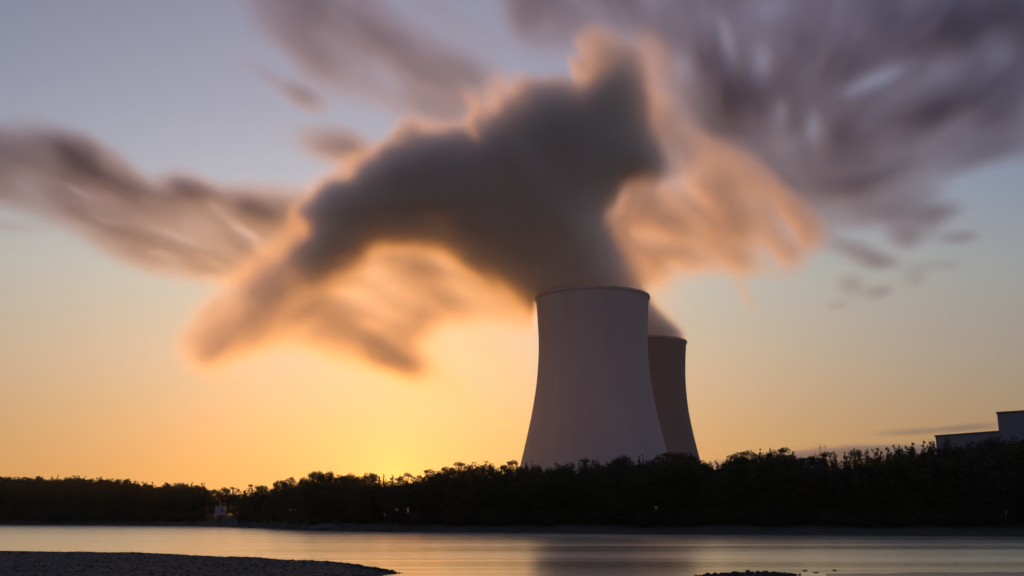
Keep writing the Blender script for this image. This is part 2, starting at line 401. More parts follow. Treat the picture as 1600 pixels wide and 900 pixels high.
# ------------------------------------------------------------------ volumes built from those fields
def vol_material(name, color, aniso, absorb=None):
    m = bpy.data.materials.new(name)
    m.use_nodes = True
    t = m.node_tree
    t.nodes.clear()
    o = N(t, 'ShaderNodeOutputMaterial')
    p = N(t, 'ShaderNodeVolumePrincipled')
    p.inputs['Color'].default_value = tuple(color) + (1,)
    p.inputs['Density'].default_value = 1.0
    p.inputs['Anisotropy'].default_value = aniso
    p.inputs['Density Attribute'].default_value = 'density'
    t.links.new(p.outputs[0], o.inputs['Volume'])
    return m
def voxel_object(name, dens, lo, hi, mat):
    """dens[ix,iy,iz] -> one object whose points carry the density; a geometry node tree turns them into a smoke grid"""
    nx, ny, nz = dens.shape
    X = np.linspace(lo[0], hi[0], nx); Y = np.linspace(lo[1], hi[1], ny); Z = np.linspace(lo[2], hi[2], nz)
    P = np.stack(np.meshgrid(X, Y, Z, indexing='ij'), -1).reshape(-1, 3)
    D = dens.reshape(-1).astype(np.float32)
    far = D <= 0
    P[far] = P[~far].mean(0)
    me = bpy.data.meshes.new(name)
    me.vertices.add(len(D))
    me.vertices.foreach_set('co', P.reshape(-1).astype(np.float32))
    a = me.attributes.new('steam_density', 'FLOAT', 'POINT')
    a.data.foreach_set('value', D)
    me.update()
    o = bpy.data.objects.new(name, me)
    C.objects.link(o)
    g = bpy.data.node_groups.new(name + '_grid', 'GeometryNodeTree')
    g.interface.new_socket('Geometry', in_out='INPUT', socket_type='NodeSocketGeometry')
    g.interface.new_socket('Geometry', in_out='OUTPUT', socket_type='NodeSocketGeometry')
    gi = N(g, 'NodeGroupInput'); go = N(g, 'NodeGroupOutput')
    pos = N(g, 'GeometryNodeInputPosition')
    sep = N(g, 'ShaderNodeSeparateXYZ')
    g.links.new(pos.outputs[0], sep.inputs[0])
    def axis(i, n):
        s = N(g, 'ShaderNodeMath', operation='MULTIPLY_ADD')
        sc = (n - 1) / (hi[i] - lo[i])
        s.inputs[1].default_value = sc
        s.inputs[2].default_value = -lo[i] * sc
        g.links.new(sep.outputs[i], s.inputs[0])
        r = N(g, 'ShaderNodeMath', operation='ROUND')
        g.links.new(s.outputs[0], r.inputs[0])
        return r
    ax, ay, az = axis(0, nx), axis(1, ny), axis(2, nz)
    # index = (ix*ny + iy)*nz + iz, in integers
    def imath(op, a, b):
        n = N(g, 'FunctionNodeIntegerMath', operation=op)
        for k, v in enumerate((a, b)):
            if isinstance(v, int): n.inputs[k].default_value = v
            else: g.links.new(v.outputs[0], n.inputs[k])
        return n
    f2i = []
    for a_ in (ax, ay, az):
        n = N(g, 'FunctionNodeFloatToInt')
        g.links.new(a_.outputs[0], n.inputs[0]); f2i.append(n)
    idx = imath('ADD', imath('MULTIPLY', imath('ADD', imath('MULTIPLY', f2i[0], ny), f2i[1]), nz), f2i[2])
    si = N(g, 'GeometryNodeSampleIndex', data_type='FLOAT', domain='POINT', clamp=True)
    at_ = N(g, 'GeometryNodeInputNamedAttribute', data_type='FLOAT')
    at_.inputs['Name'].default_value = 'steam_density'
    g.links.new(gi.outputs[0], si.inputs['Geometry'])
    g.links.new(at_.outputs[0], si.inputs['Value'])
    g.links.new(idx.outputs[0], si.inputs['Index'])
    vc = N(g, 'GeometryNodeVolumeCube')
    vc.inputs['Min'].default_value = lo
    vc.inputs['Max'].default_value = hi
    vc.inputs['Resolution X'].default_value = nx
    vc.inputs['Resolution Y'].default_value = ny
    vc.inputs['Resolution Z'].default_value = nz
    g.links.new(si.outputs[0], vc.inputs['Density'])
    sm = N(g, 'GeometryNodeSetMaterial')
    sm.inputs['Material'].default_value = mat
    g.links.new(vc.outputs[0], sm.inputs[0])
    g.links.new(sm.outputs[0], go.inputs[0])
    mod = o.modifiers.new('steam', 'NODES')
    mod.node_group = g
    me.materials.append(mat)
    return o
def project(x, z, Y):
    """pixel of the point (x, Y, z)"""
    zz = z - CAM_H
    dep = Y * ct + zz * st
    up = -Y * st + zz * ct
    return 800 + FPX * x / dep, 450 - FPX * up / dep
def slab(name, tmap, Yc, x0, x1, z0, z1, vx, vy, hmin, hk, hmax, mat, wob, seed, nscale, mouth=None):
    half = max(hmax, mouth[2] if mouth else 0) * 2.0 + wob
    nx = int((x1 - x0) / vx) + 1; nz = int((z1 - z0) / vx) + 1; ny = int(2 * half / vy) + 1
    X = np.linspace(x0, x1, nx); Z = np.linspace(z0, z1, nz); Y = np.linspace(Yc - half, Yc + half, ny)
    XX, ZZ = np.meshgrid(X, Z, indexing='ij')
    px, py = project(XX, ZZ, Yc)
    T = samp(tmap, px, py)
    T[(px < MX0 + 8) | (px > MX1 - 8) | (py < MY0 + 8) | (py > MY1 - 8)] = 0
    h = np.clip(hmin + hk * T, hmin, hmax)
    if mouth:        # thicker where it leaves the tower
        k = np.exp(-(((XX - mouth[0]) / 45) ** 2 + ((ZZ - mouth[1]) / 70) ** 2))
        h = h + (mouth[2] - h) * k
        half0 = half
    yc = Yc + wob * (vnoise2(XX / nscale, ZZ / nscale, seed) * 2 - 1)
    D = (T / (h * math.sqrt(math.pi)))[:, None, :] * np.exp(-(((Y[None, :, None] - yc[:, None, :]) / h[:, None, :]) ** 2))
    X3, Y3, Z3 = np.meshgrid(X, Y, Z, indexing='ij')
    nz3 = 0.6 * vnoise3(X3 / nscale * 2, Y3 / nscale * 2, Z3 / nscale * 2, seed + 1) + 0.4 * vnoise3(X3 / nscale * 5, Y3 / nscale * 5, Z3 / nscale * 5, seed + 2)
    D = D * (0.55 + 0.9 * nz3)
    D[D < T.max() / hmax * 2e-4] = 0
    D[0], D[-1], D[:, 0], D[:, -1], D[:, :, 0], D[:, :, -1] = 0, 0, 0, 0, 0, 0
    print('VOL', name, D.shape, float(T.max()))
    return voxel_object(name, D, (x0, Yc - half, z0), (x1, Yc + half, z1), mat)

# ------------------------------------------------------------------ shore line of the far bank
SH = [(-900, 818.0), (-400, 818.6), (-150, 819.3), (0, 820.0), (100, 820.4), (200, 821.0), (300, 821.8), (360, 823.2), (420, 825.5), (500, 829.0), (560, 830.0), (640, 831.0), (800, 832.6), (1000, 834.2), (1200, 835.8), (1400, 837.0), (1600, 838.2), (1900, 840.0), (2500, 843), (3400, 850)]
shx = [p[0] for p in SH]
shp = [on_water(*p) for p in SH]
def shoreY(px): return float(np.interp(px, shx, [p.y for p in shp]))
def bank_z(d):           # height of the bank d metres behind the water's edge
    return float(np.interp(d, [-12, 0, 1.2, 6, 12, 30, 5000], [-1.4, 0.0, 0.28, 1.1, 2.2, 2.8, 2.8]))

# water
m_water, t, p = mat_new('river_water')
p.inputs['Base Color'].default_value = (0.030, 0.028, 0.024, 1)
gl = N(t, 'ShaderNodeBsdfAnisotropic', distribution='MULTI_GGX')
gl.inputs['Color'].default_value = (1.0, 0.96, 0.78, 1)  # golden glow of the low sky tinted into the reflection colour
p.inputs['IOR'].default_value = 1.333
tcw = N(t, 'ShaderNodeTexCoord')
def tex(scale, sx, sy, rot=0.0, detail=3):
    mp = N(t, 'ShaderNodeMapping')
    mp.inputs['Scale'].default_value = (sx, sy, 1)
    mp.inputs['Rotation'].default_value = (0, 0, rot)
    nz = N(t, 'ShaderNodeTexNoise')
    nz.inputs['Scale'].default_value = scale
    nz.inputs['Detail'].default_value = detail
    t.links.new(tcw.outputs['Object'], mp.inputs[0])
    t.links.new(mp.outputs[0], nz.inputs['Vector'])
    return nz.outputs[0]
band = tex(1.0, 0.010, 0.085, R(4), 3)
fine = tex(1.0, 0.022, 0.42, R(4), 2)
rr = N(t, 'ShaderNodeMapRange')
rr.inputs['From Min'].default_value = 0.3; rr.inputs['From Max'].default_value = 0.7
rr.inputs['To Min'].default_value = 0.17; rr.inputs['To Max'].default_value = 0.26
t.links.new(band, rr.inputs[0])
t.links.new(rr.outputs[0], p.inputs['Roughness'])
b1 = N(t, 'ShaderNodeBump'); b1.inputs['Strength'].default_value = 1.0; b1.inputs['Distance'].default_value = 0.06
t.links.new(fine, b1.inputs['Height'])
b2 = N(t, 'ShaderNodeBump'); b2.inputs['Strength'].default_value = 1.0; b2.inputs['Distance'].default_value = 0.10
t.links.new(band, b2.inputs['Height']); t.links.new(b1.outputs[0], b2.inputs['Normal'])
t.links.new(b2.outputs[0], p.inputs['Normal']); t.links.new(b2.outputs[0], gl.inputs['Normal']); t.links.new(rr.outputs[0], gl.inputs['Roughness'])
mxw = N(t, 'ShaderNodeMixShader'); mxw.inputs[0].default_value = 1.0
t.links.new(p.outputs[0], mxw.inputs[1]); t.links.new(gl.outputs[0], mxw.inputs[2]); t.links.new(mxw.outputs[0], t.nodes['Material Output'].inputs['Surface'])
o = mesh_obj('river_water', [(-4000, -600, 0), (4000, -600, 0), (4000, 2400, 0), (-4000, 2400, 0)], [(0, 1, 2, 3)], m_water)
tag(o, 'smooth river water reflecting the sunset', None, None, 'structure')

# far ground: one sheet from the water's edge to the horizon
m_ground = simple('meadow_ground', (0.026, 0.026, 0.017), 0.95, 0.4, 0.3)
offs = [-12, 0, 1.2, 2.5, 4, 6, 9, 12, 18, 30, 80, 300, 1500, 9000, 40000]
V, F = [], []
dense = []
for i in range(len(shp) - 1):
    n = 14 if -400 <= shx[i] <= 1900 else 3
    for k in range(n): dense.append(shp[i].lerp(shp[i+1], k / n))
dense.append(shp[-1])
rng = random.Random(4)
for i, q in enumerate(dense):
    spread = q.x / max(q.y, 1)
    for j, d in enumerate(offs):
        w = (vnoise2(np.array(i * 0.45), np.array(j * 0.7), 3) - 0.5)
        z = bank_z(d) + (0.35 * float(w) if 1 < d < 40 else 0)
        V.append((q.x + (spread * d if d > 80 else 0), q.y + d + (0.5 * float(w) if 0 <= d < 3 else 0), z))
n = len(offs)
for i in range(len(dense) - 1):
    for j in range(n - 1):
        F.append((i*n+j, (i+1)*n+j, (i+1)*n+j+1, i*n+j+1))
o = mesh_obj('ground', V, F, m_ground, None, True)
tag(o, 'dark grassy land of the far bank reaching to the horizon', None, None, 'structure')

# riprap strip at the foot of the far bank
m_stone = simple('bank_stone', (0.036, 0.031, 0.030), 0.9, 0.45, 0.9)
V, F = [], []
rs = random.Random(8)
for px in np.arange(-120, 1750, 1.3):
    Y0 = shoreY(px)
    for k in range(2):
        d = rs.uniform(-0.4, 3.4)
        Y = Y0 + d
        X = (px + rs.uniform(-.7, .7) - 800) / FPX * Y * 1.02
        z = bank_z(d) - 0.05
        s = rs.uniform(0.12, 0.36)
        b = len(V)
        for (ax, ay, az) in ((1,0,0), (-1,0,0), (0,1,0), (0,-1,0), (0,0,1), (0,0,-1)):
            V.append((X + ax*s*rs.uniform(.8, 1.5), Y + ay*s*rs.uniform(.7, 1.2), z + az*s*rs.uniform(.4, .9)))
        F += [(b+0, b+2, b+4), (b+2, b+1, b+4), (b+1, b+3, b+4), (b+3, b+0, b+4), (b+2, b+0, b+5), (b+1, b+2, b+5), (b+3, b+1, b+5), (b+0, b+3, b+5)]
o = mesh_obj('riprap', V, F, m_stone)
tag(o, 'grey stones armouring the foot of the far river bank', 'stones', None, 'stuff')

# pale gravel landing sloping into the river
m_gravel_pale = simple('landing_gravel', (0.055, 0.048, 0.046), 0.9, 0.3, 1.5)
def landing(px0, px1, top_px, top_d, wid):
    V, F = [], []
    n = 10
    for i in range(n + 1):
        f = i / n
        a = on_water(px0 + (px1 - px0) * f, 829.0 if px0 > 400 else 821.5)
        d = 4.5 * (1 - abs(2 * f - 1) ** 2) + 0.3 + wid * f
        Y0 = shoreY(px0 + (px1 - px0) * f)
        for dd in (-1.5, d * .5, d):
            Y = Y0 + dd
            V.append((a.x / a.y * Y, Y, bank_z(dd) + 0.12))
    for i in range(n):
        for j in range(2):
            F.append((i*3+j, i*3+3+j, i*3+4+j, i*3+1+j))
    return V, F
V, F = landing(478, 530, 0, 0, 2.5)
o = mesh_obj('gravel_landing', V, F, m_gravel_pale)
tag(o, 'pale gravel landing in the far bank left of the sun', 'gravel landing')
V, F = landing(236, 300, 0, 0, 1.0)
o = mesh_obj('gravel_landing', V, F, m_gravel_pale)
tag(o, 'low gravel spit at the waterline below and left of the white cabin', 'gravel landing')

# foreground gravel bar (left) and small spit (right)
m_gravel = simple('wet_gravel', (0.016, 0.0115, 0.009), 0.92, 0.55, 9.0, bump=0.6)
def heightfield(name, outline, x0, x1, y0, y1, step, hmax, edge, seed, mat):
    """gravel heap: rises away from its outline (list of world x,y)"""
    xs = np.arange(x0, x1, step); ys = np.arange(y0, y1, step)
    X, Y = np.meshgrid(xs, ys, indexing='ij')
    ins = np.zeros(X.shape, bool); dist = np.full(X.shape, 1e9)
    n = len(outline)
    for i in range(n):
        ax, ay = outline[i]; bx, by = outline[(i+1) % n]
        if ay != by:
            ins ^= ((ay > Y) != (by > Y)) & (X < (bx - ax) * (Y - ay) / (by - ay) + ax)
        L2 = (bx-ax)**2 + (by-ay)**2
        tt = np.clip(((X-ax)*(bx-ax) + (Y-ay)*(by-ay)) / L2, 0, 1)
        dist = np.minimum(dist, np.hypot(X - ax - tt*(bx-ax), Y - ay - tt*(by-ay)))
    sd = np.where(ins, dist, -dist) + (fbm2(X / 1.3, Y / 1.3, seed + 40, 3) - 0.5) * 0.9
    H = hmax * (1 - np.exp(-np.clip(sd, 0, None) / edge)) - 0.25 * (1 - np.exp(-np.clip(-sd, 0, None) / 1.0))
    H = H + (fbm2(X / 0.45, Y / 0.45, seed, 3) - 0.5) * 0.10 + (fbm2(X / 4.0, Y / 4.0, seed + 9, 2) - 0.5) * 0.14
    keep = sd > -2.0
    idx = -np.ones(X.shape, int); idx[keep] = np.arange(keep.sum())
    V = np.stack([X[keep], Y[keep], H[keep]], -1)
    q = keep[:-1, :-1] & keep[1:, :-1] & keep[1:, 1:] & keep[:-1, 1:]
    F = np.stack([idx[:-1, :-1][q], idx[1:, :-1][q], idx[1:, 1:][q], idx[:-1, 1:][q]], -1)
    return mesh_obj(name, V.tolist(), F.tolist(), mat), (lambda x, y: H[min(max(int((x-x0)/step), 0), H.shape[0]-1), min(max(int((y-y0)/step), 0), H.shape[1]-1)])
edge_px = [(-260, 863.5), (0, 864.5), (100, 866), (200, 868), (300, 871.5), (400, 876.5), (460, 881), (520, 883), (560, 886.5), (590, 891), (612, 896)]
wp = [on_water(a, b) for a, b in edge_px]
outl = [(q.x, q.y) for q in wp] + [(-7.0, 48.5), (-10, 44), (-14, 30), (-16, 10), (-12, -30), (-75, -30), (-75, 60)]
o, hf = heightfield('gravel_bar', outl, -60, 0, -10, 86, 0.22, 0.34, 1.1, 5, m_gravel)
tag(o, 'dark gravel bar running into the river at lower left', None, None, 'structure')
# loose cobbles on the bar: uncountable
V, F = [], []
rs = random.Random(12)
def cobble(V, F, X, Y, z, s):
    b = len(V)
    for (ax, ay, az) in ((1,0,0), (-1,0,0), (0,1,0), (0,-1,0), (0,0,1), (0,0,-1)):
        V.append((X + ax*s*rs.uniform(.8, 1.5), Y + ay*s*rs.uniform(.8, 1.4), z + az*s*rs.uniform(.5, .9)))
    F += [(b+0, b+2, b+4), (b+2, b+1, b+4), (b+1, b+3, b+4), (b+3, b+0, b+4), (b+2, b+0, b+5), (b+1, b+2, b+5), (b+3, b+1, b+5), (b+0, b+3, b+5)]
cnt = 0
while cnt < 9000:
    if rs.random() < 0.45:
        i = rs.randrange(1, len(wp) - 1); f = rs.random()
        q = wp[i].lerp(wp[i+1], f)
        X, Y = q.x + rs.gauss(0, .5), q.y - abs(rs.gauss(0, .8)) + 0.15
    else:
        X, Y = rs.uniform(-45, -5), rs.uniform(44, 80)
    h = float(hf(X, Y))
    if h < -0.06: cnt += 1; continue
    cobble(V, F, X, Y, h + 0.01, rs.choice((.03, .04, .05, .05, .07)) * rs.uniform(.7, 1.3))
    cnt += 1
o = mesh_obj('cobbles', V, F, m_gravel)
tag(o, 'small dark cobbles strewn over the gravel bar', 'cobbles', None, 'stuff')
spit_px = [(1085, 900), (1100, 898), (1135, 896.5), (1160, 896), (1172, 895), (1200, 895), (1225, 896.5), (1240, 899), (1243, 903)]
sp = [on_water(a, b) for a, b in spit_px]
outl2 = [(q.x, q.y) for q in sp] + [(12.5, 40), (9, 38)]
o, hf2 = heightfield('gravel_spit', outl2, 6, 17, 36, 58, 0.12, 0.10, 0.8, 25, m_gravel)
tag(o, 'small dark gravel spit breaking the water at the lower edge right of centre', None, None, 'structure')
m_rock = simple('river_rock', (0.030, 0.025, 0.020), 0.7, 0.4, 6.0, bump=0.5)
def rock(px, py, w, h, label):
    q = on_water(px, py)
    bm = bmesh.new()
    bmesh.ops.create_icosphere(bm, subdivisions=3, radius=1)
    sd = int(px)
    for v in bm.verts:
        k = 0.75 + 0.5 * float(vnoise3(np.array(v.co.x*1.6+9), np.array(v.co.y*1.6+9), np.array(v.co.z*1.6+9), sd))
        v.co = Vector((v.co.x * w * k, v.co.y * w * 0.7 * k, v.co.z * h * k))
    me = bpy.data.meshes.new('river_rock'); bm.to_mesh(me); bm.free()
    me.materials.append(m_rock)
    o = bpy.data.objects.new('river_rock', me); C.objects.link(o)
    o.location = (q.x, q.y, 0.02)
    tag(o, label, 'rock', 'rocks breaking the shallow water')
    return o
for px, py, w, h, lb in [(1169, 896.0, .16, .17, 'lumpy dark rock crowning the gravel spit at its left shoulder'),
                         (1196, 896.5, .20, .14, 'broad dark rock on the middle of the gravel spit'),
                         (1130, 897.5, .18, .08, 'low dark rock at the left end of the gravel spit'),
                         (1222, 898.0, .16, .09, 'flat dark rock at the right end of the gravel spit'),
                         (1258, 892.3, .13, .045, 'small flat rock awash just right of the gravel spit'),
                         (1275, 895.4, .15, .04, 'thin dark rock barely above water below its neighbours'),
                         (1304, 891.8, .12, .04, 'tiny rock awash farthest right of the row beyond the spit'),
                         (1250, 899.0, .05, .09, 'narrow upright stone at the bottom edge beside the gravel spit')]:
    rock(px, py, w, h, lb)
V, F = [], []
rs = random.Random(31)
for k in range(1500):
    X = rs.uniform(8.0, 15.2); Y = rs.uniform(46, 56)
    h = float(hf2(X, Y))
    if h > -0.03: cobble(V, F, X, Y, h + rs.uniform(0, .04), rs.choice((.03, .04, .05, .07, .09)) * rs.uniform(.7, 1.3))
o = mesh_obj('cobbles', V, F, m_gravel)
tag(o, 'small dark cobbles covering the gravel spit at the lower edge', 'cobbles', None, 'stuff')
for px_, py_, w_, h_, lb in [(1149, 896.5, .13, .12, 'knobbly dark rock between the low left rock and the highest rock of the spit'),
                         (1184, 896.3, .12, .15, 'steep dark rock touching the right side of the highest rock on the spit'),
                         (1209, 897.0, .14, .11, 'rounded dark rock right of the broad rock on the gravel spit'),
                         (1112, 898.8, .15, .05, 'flattest rock at the extreme left tip of the gravel spit')]:
    rock(px_, py_, w_, h_, lb)
m_mud = simple('mud_flat', (0.085, 0.066, 0.045), 0.22, 0.3, 0.8, bump=0.1, stretch=(0.3, 2, 1))
q = []
for k in range(90):
    f = k / 89
    py_ = 893.8 + 2.6 * (1 - f) ** 3 + 1.4 * (float(vnoise2(np.array(f * 9.0), np.array(.3), 5)) - .5) + 1.1 * (float(vnoise2(np.array(f * 31.0), np.array(.7), 6)) - .5)
    q.append(on_water(1290 + 470 * f, py_, 0.004))
q += [on_water(1760, 930, 0.004), on_water(1300, 930, 0.004)]
o = mesh_obj('mud_flat', q, [tuple(range(len(q)))[::-1]], m_mud)
tag(o, 'wet brown mud flat just under the surface at lower right', None, None, 'structure')

# ------------------------------------------------------------------ cooling towers
m_conc, t, p = mat_new('tower_concrete')
p.inputs['Roughness'].default_value = 0.9
tcn = N(t, 'ShaderNodeTexCoord')
def ntex(sc, vec3, det, src='Object'):
    mp = N(t, 'ShaderNodeMapping'); mp.inputs['Scale'].default_value = vec3
    nz = N(t, 'ShaderNodeTexNoise'); nz.inputs['Scale'].default_value = sc; nz.inputs['Detail'].default_value = det
    t.links.new(tcn.outputs[src], mp.inputs[0]); t.links.new(mp.outputs[0], nz.inputs['Vector'])
    return nz.outputs[0]
streak = ntex(1.0, (0.12, 0.12, 0.010), 4)
patch = ntex(1.0, (0.03, 0.03, 0.02), 5)
mx = N(t, 'ShaderNodeMath', operation='MULTIPLY_ADD'); mx.inputs[1].default_value = 0.5
t.links.new(streak, mx.inputs[0])
m2_ = N(t, 'ShaderNodeMath', operation='MULTIPLY'); m2_.inputs[1].default_value = 0.5
t.links.new(patch, m2_.inputs[0]); t.links.new(m2_.outputs[0], mx.inputs[2])
cr = N(t, 'ShaderNodeValToRGB')
cr.color_ramp.elements[0].position = 0.32; cr.color_ramp.elements[0].color = (0.245, 0.258, 0.295, 1)
cr.color_ramp.elements[1].position = 0.68; cr.color_ramp.elements[1].color = (0.295, 0.308, 0.345, 1)
t.links.new(mx.outputs[0], cr.inputs[0])
# casting lift rings
wv = N(t, 'ShaderNodeTexWave', wave_type='BANDS', bands_direction='Z'); wv.inputs['Scale'].default_value = 0.21; wv.inputs['Distortion'].default_value = 0.0
t.links.new(tcn.outputs['Object'], wv.inputs[0])
mxc = N(t, 'ShaderNodeMix', data_type='RGBA', blend_type='MULTIPLY'); mxc.inputs[0].default_value = 0.05
t.links.new(cr.outputs[0], mxc.inputs[6]); t.links.new(wv.outputs[0], mxc.inputs[7])
t.links.new(mxc.outputs[2], p.inputs['Base Color'])
m_rim = simple('rim_concrete', (0.29, 0.275, 0.29), 0.9, 0.2, 0.3)

def px_profile():
    meas = [(466, 88.2), (474, 87.6), (490, 86.3), (526.7, 85.0), (550, 85.3), (600, 89.3), (648, 97.9), (700, 110.3), (722, 116.0), (760, 126), (803, 139)]
    r = []
    for y, hw in meas:
        P = at(800, y, 698)
        dep = 698 * ct + (P.z - CAM_H) * st
        rr_ = hw * dep / FPX
        r.append((P.z, rr_ * (698 / math.hypot(698, rr_)) ** 1))
    return r[::-1]
PROF = px_profile()
RIM_Z = PROF[-1][0]
zs = [a for a, b in PROF]; rads = [b for a, b in PROF]
co = np.polyfit(zs, rads, 5)
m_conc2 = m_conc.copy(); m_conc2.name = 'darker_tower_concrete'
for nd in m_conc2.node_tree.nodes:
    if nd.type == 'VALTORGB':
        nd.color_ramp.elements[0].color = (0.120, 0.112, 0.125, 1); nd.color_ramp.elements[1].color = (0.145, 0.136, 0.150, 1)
def tower(cx, cy, label, conc):
    root = empty('cooling_tower', (cx, cy, 2.8))
    tag(root, label, 'cooling tower', 'pair of hyperbolic cooling towers')
    NS, NZ = 128, 48
    V, F = [], []
    for side in (0, 1):
        for j in range(NZ + 1):
            z = RIM_Z * j / NZ
            r = float(np.interp(z, zs, rads)) * 0.35 + float(np.polyval(co, max(z, zs[0]))) * 0.65
            r -= 0.9 * side
            for k in range(NS):
                a = 2 * math.pi * k / NS
                V.append((r * math.cos(a), r * math.sin(a), z - 2.8 + (0 if j else 0)))
    def vi(s, j, k): return (s * (NZ + 1) + j) * NS + k % NS
    for j in range(NZ):
        for k in range(NS):
            F.append((vi(0, j, k), vi(0, j, k+1), vi(0, j+1, k+1), vi(0, j+1, k)))
            F.append((vi(1, j, k), vi(1, j+1, k), vi(1, j+1, k+1), vi(1, j, k+1)))
    mesh_obj('shell', V, F, conc, root, True)
    # stiffening ring round the lip
    r0 = rads[-1]
    V, F = [], []
    sec = [(-1.1, -1.6), (0.45, -1.6), (0.75, -0.8), (0.75, 0.35), (-1.1, 0.35)]
    for k in range(NS):
        a = 2 * math.pi * k / NS
        for dr, dz in sec:
            V.append(((r0 + dr) * math.cos(a), (r0 + dr) * math.sin(a), RIM_Z - 2.8 + dz))
    m = len(sec)
    for k in range(NS):
        for i in range(m):
            F.append((k*m+i, ((k+1) % NS)*m+i, ((k+1) % NS)*m+(i+1) % m, k*m+(i+1) % m))
    mesh_obj('rim', V, F, m_rim, root)
    return root
P1 = at(925.2, 466, 698)
tower(P1.x, 698, 'nearer and larger looking cooling tower, pale concrete, in front of its twin', m_conc)
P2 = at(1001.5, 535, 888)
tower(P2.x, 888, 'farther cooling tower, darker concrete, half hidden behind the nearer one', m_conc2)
RIM_ACTUAL = RIM_Z

# ------------------------------------------------------------------ plant buildings at the right
m_clad, t, p = mat_new('grey_cladding')
p.inputs['Roughness'].default_value = 0.6
tcn = N(t, 'ShaderNodeTexCoord')
wv = N(t, 'ShaderNodeTexWave', wave_type='BANDS', bands_direction='X'); wv.inputs['Scale'].default_value = 0.33; wv.inputs['Distortion'].default_value = 0.0
t.links.new(tcn.outputs['Object'], wv.inputs[0])
cr = N(t, 'ShaderNodeValToRGB'); cr.color_ramp.elements[0].color = (0.085, 0.09, 0.12, 1); cr.color_ramp.elements[1].color = (0.10, 0.105, 0.14, 1)
cr.color_ramp.elements[0].position = 0.02; cr.color_ramp.elements[1].position = 0.1
t.links.new(wv.outputs[0], cr.inputs[0]); t.links.new(cr.outputs[0], p.inputs['Base Color'])
m_roof = simple('dark_roof_edge', (0.06, 0.055, 0.05), 0.8, 0.2, 1.0)
m_glass = simple('dark_glazing', (0.03, 0.03, 0.035), 0.15, 0.1, 1.0)
m_mast = simple('painted_steel', (0.12, 0.10, 0.10), 0.6, 0.2, 1.0)
def hall(name, x, y, ang, L, Dp, H, label, louvres=0):
    root = empty(name, (x, y, 2.8), ang)
    tag(root, label, 'building')
    h = H - 2.8
    b = MB(); b.box(0, L, 0, Dp, 0, h - 0.9); b.build('wall', m_clad, root)
    b = MB(); b.box(-0.25, L + 0.25, -0.25, Dp + 0.25, h - 0.9, h); b.build('roof', m_roof, root)
    for k in range(louvres):
        b = MB(); x0 = L * (k + 0.5) / louvres - 1.5; b.box(x0, x0 + 3, -0.12, 0.0, h * 0.3, h * 0.3 + 4); b.build('louvre', m_glass, root)
    return root
ang = math.atan2(-0.84, 0.54)
A = at(1461.5, 680, 450)
hall('turbine_hall', A.x, 450, ang, 30, 40, A.z, 'long low flat roofed grey hall left of the tall block', 3)
A = at(1557.5, 643.6, 424)
hall('reactor_block', A.x, 424, math.atan2(-0.67, 0.74), 60, 45, A.z, 'tall flat roofed grey block cut off by the right edge', 4)
A = at(1247, 716, 520)
hall('service_building', A.x, 520, R(-12), 13, 10, A.z, 'small flat roofed bluish building peeping over the trees under the two thin masts')
def mast(px, pytop, Y, label, arms, r):
    T = at(px, pytop, Y)
    root = empty('radio_mast', (T.x, Y, 2.8)); tag(root, label, 'mast', 'thin masts over the trees')
    h = T.z - 2.8
    b = MB(); b.tube([(0, 0, 0), (0, 0, h * .7), (0, 0, h)], [r * 1.5, r, r * .5], 6); b.build('pole', m_mast, root)
    for z, w in arms:
        b = MB(); b.box(-w, w, -.06, .06, h - z - .08, h - z + .08); b.box(-w, -w + .14, -.1, .1, h - z - .5, h - z + .5); b.box(w - .14, w, -.1, .1, h - z - .5, h - z + .5); b.build('antenna', m_mast, root)
mast(1281, 692.5, 540, 'left and darker of the two thin masts', [(2.2, .6), (5, .45)], .2)
mast(1288.5, 694, 560, 'right and thinner of the two thin masts', [(1.2, .7)], .12)
mast(1245.2, 716.5, 505, 'pale short mast at the left end of the small bluish building', [(.6, .3)], .16)

# white cabin on posts at the far bank
m_white = simple('weathered_white', (0.17, 0.155, 0.19), 0.7, 0.15, 2.0)
m_wood = simple('dark_timber', (0.05, 0.035, 0.03), 0.9, 0.3, 3.0)
Yc = shoreY(344) + 4.0
q = at(344.5, 800, Yc)
root = empty('lookout_cabin', (q.x, Yc, 1.4), R(8)); tag(root, 'small white cabin with a dark flat roof on a post at the far left bank', 'cabin')
b = MB(); b.box(-1.35, 1.35, -1.1, 1.1, 1.6, 4.1); b.build('wall', m_white, root)
b = MB(); b.box(-1.5, 1.5, -1.5, 1.35, 4.1, 4.32); b.build('roof', m_wood, root)
b = MB(); b.box(.3, .8, -1.13, -1.1, 2.4, 3.1); b.build('window', m_glass, root)
b = MB(); b.box(-.3, .3, -.3, .3, -0.6, 1.6); b.build('post', m_wood, root)
for sx_ in (-1, 1):
    b = MB(); b.tube([(0, 0, 0.2), (sx_ * 1.2, 0, 1.6)], [.09, .09]); b.build('brace', m_wood, root)
b = MB()
for k in range(7): b.box(1.4 + k * .42, 1.8 + k * .42, -.5, .5, 1.5 - k * .3, 1.56 - k * .3)
b.build('stairs', m_wood, root)
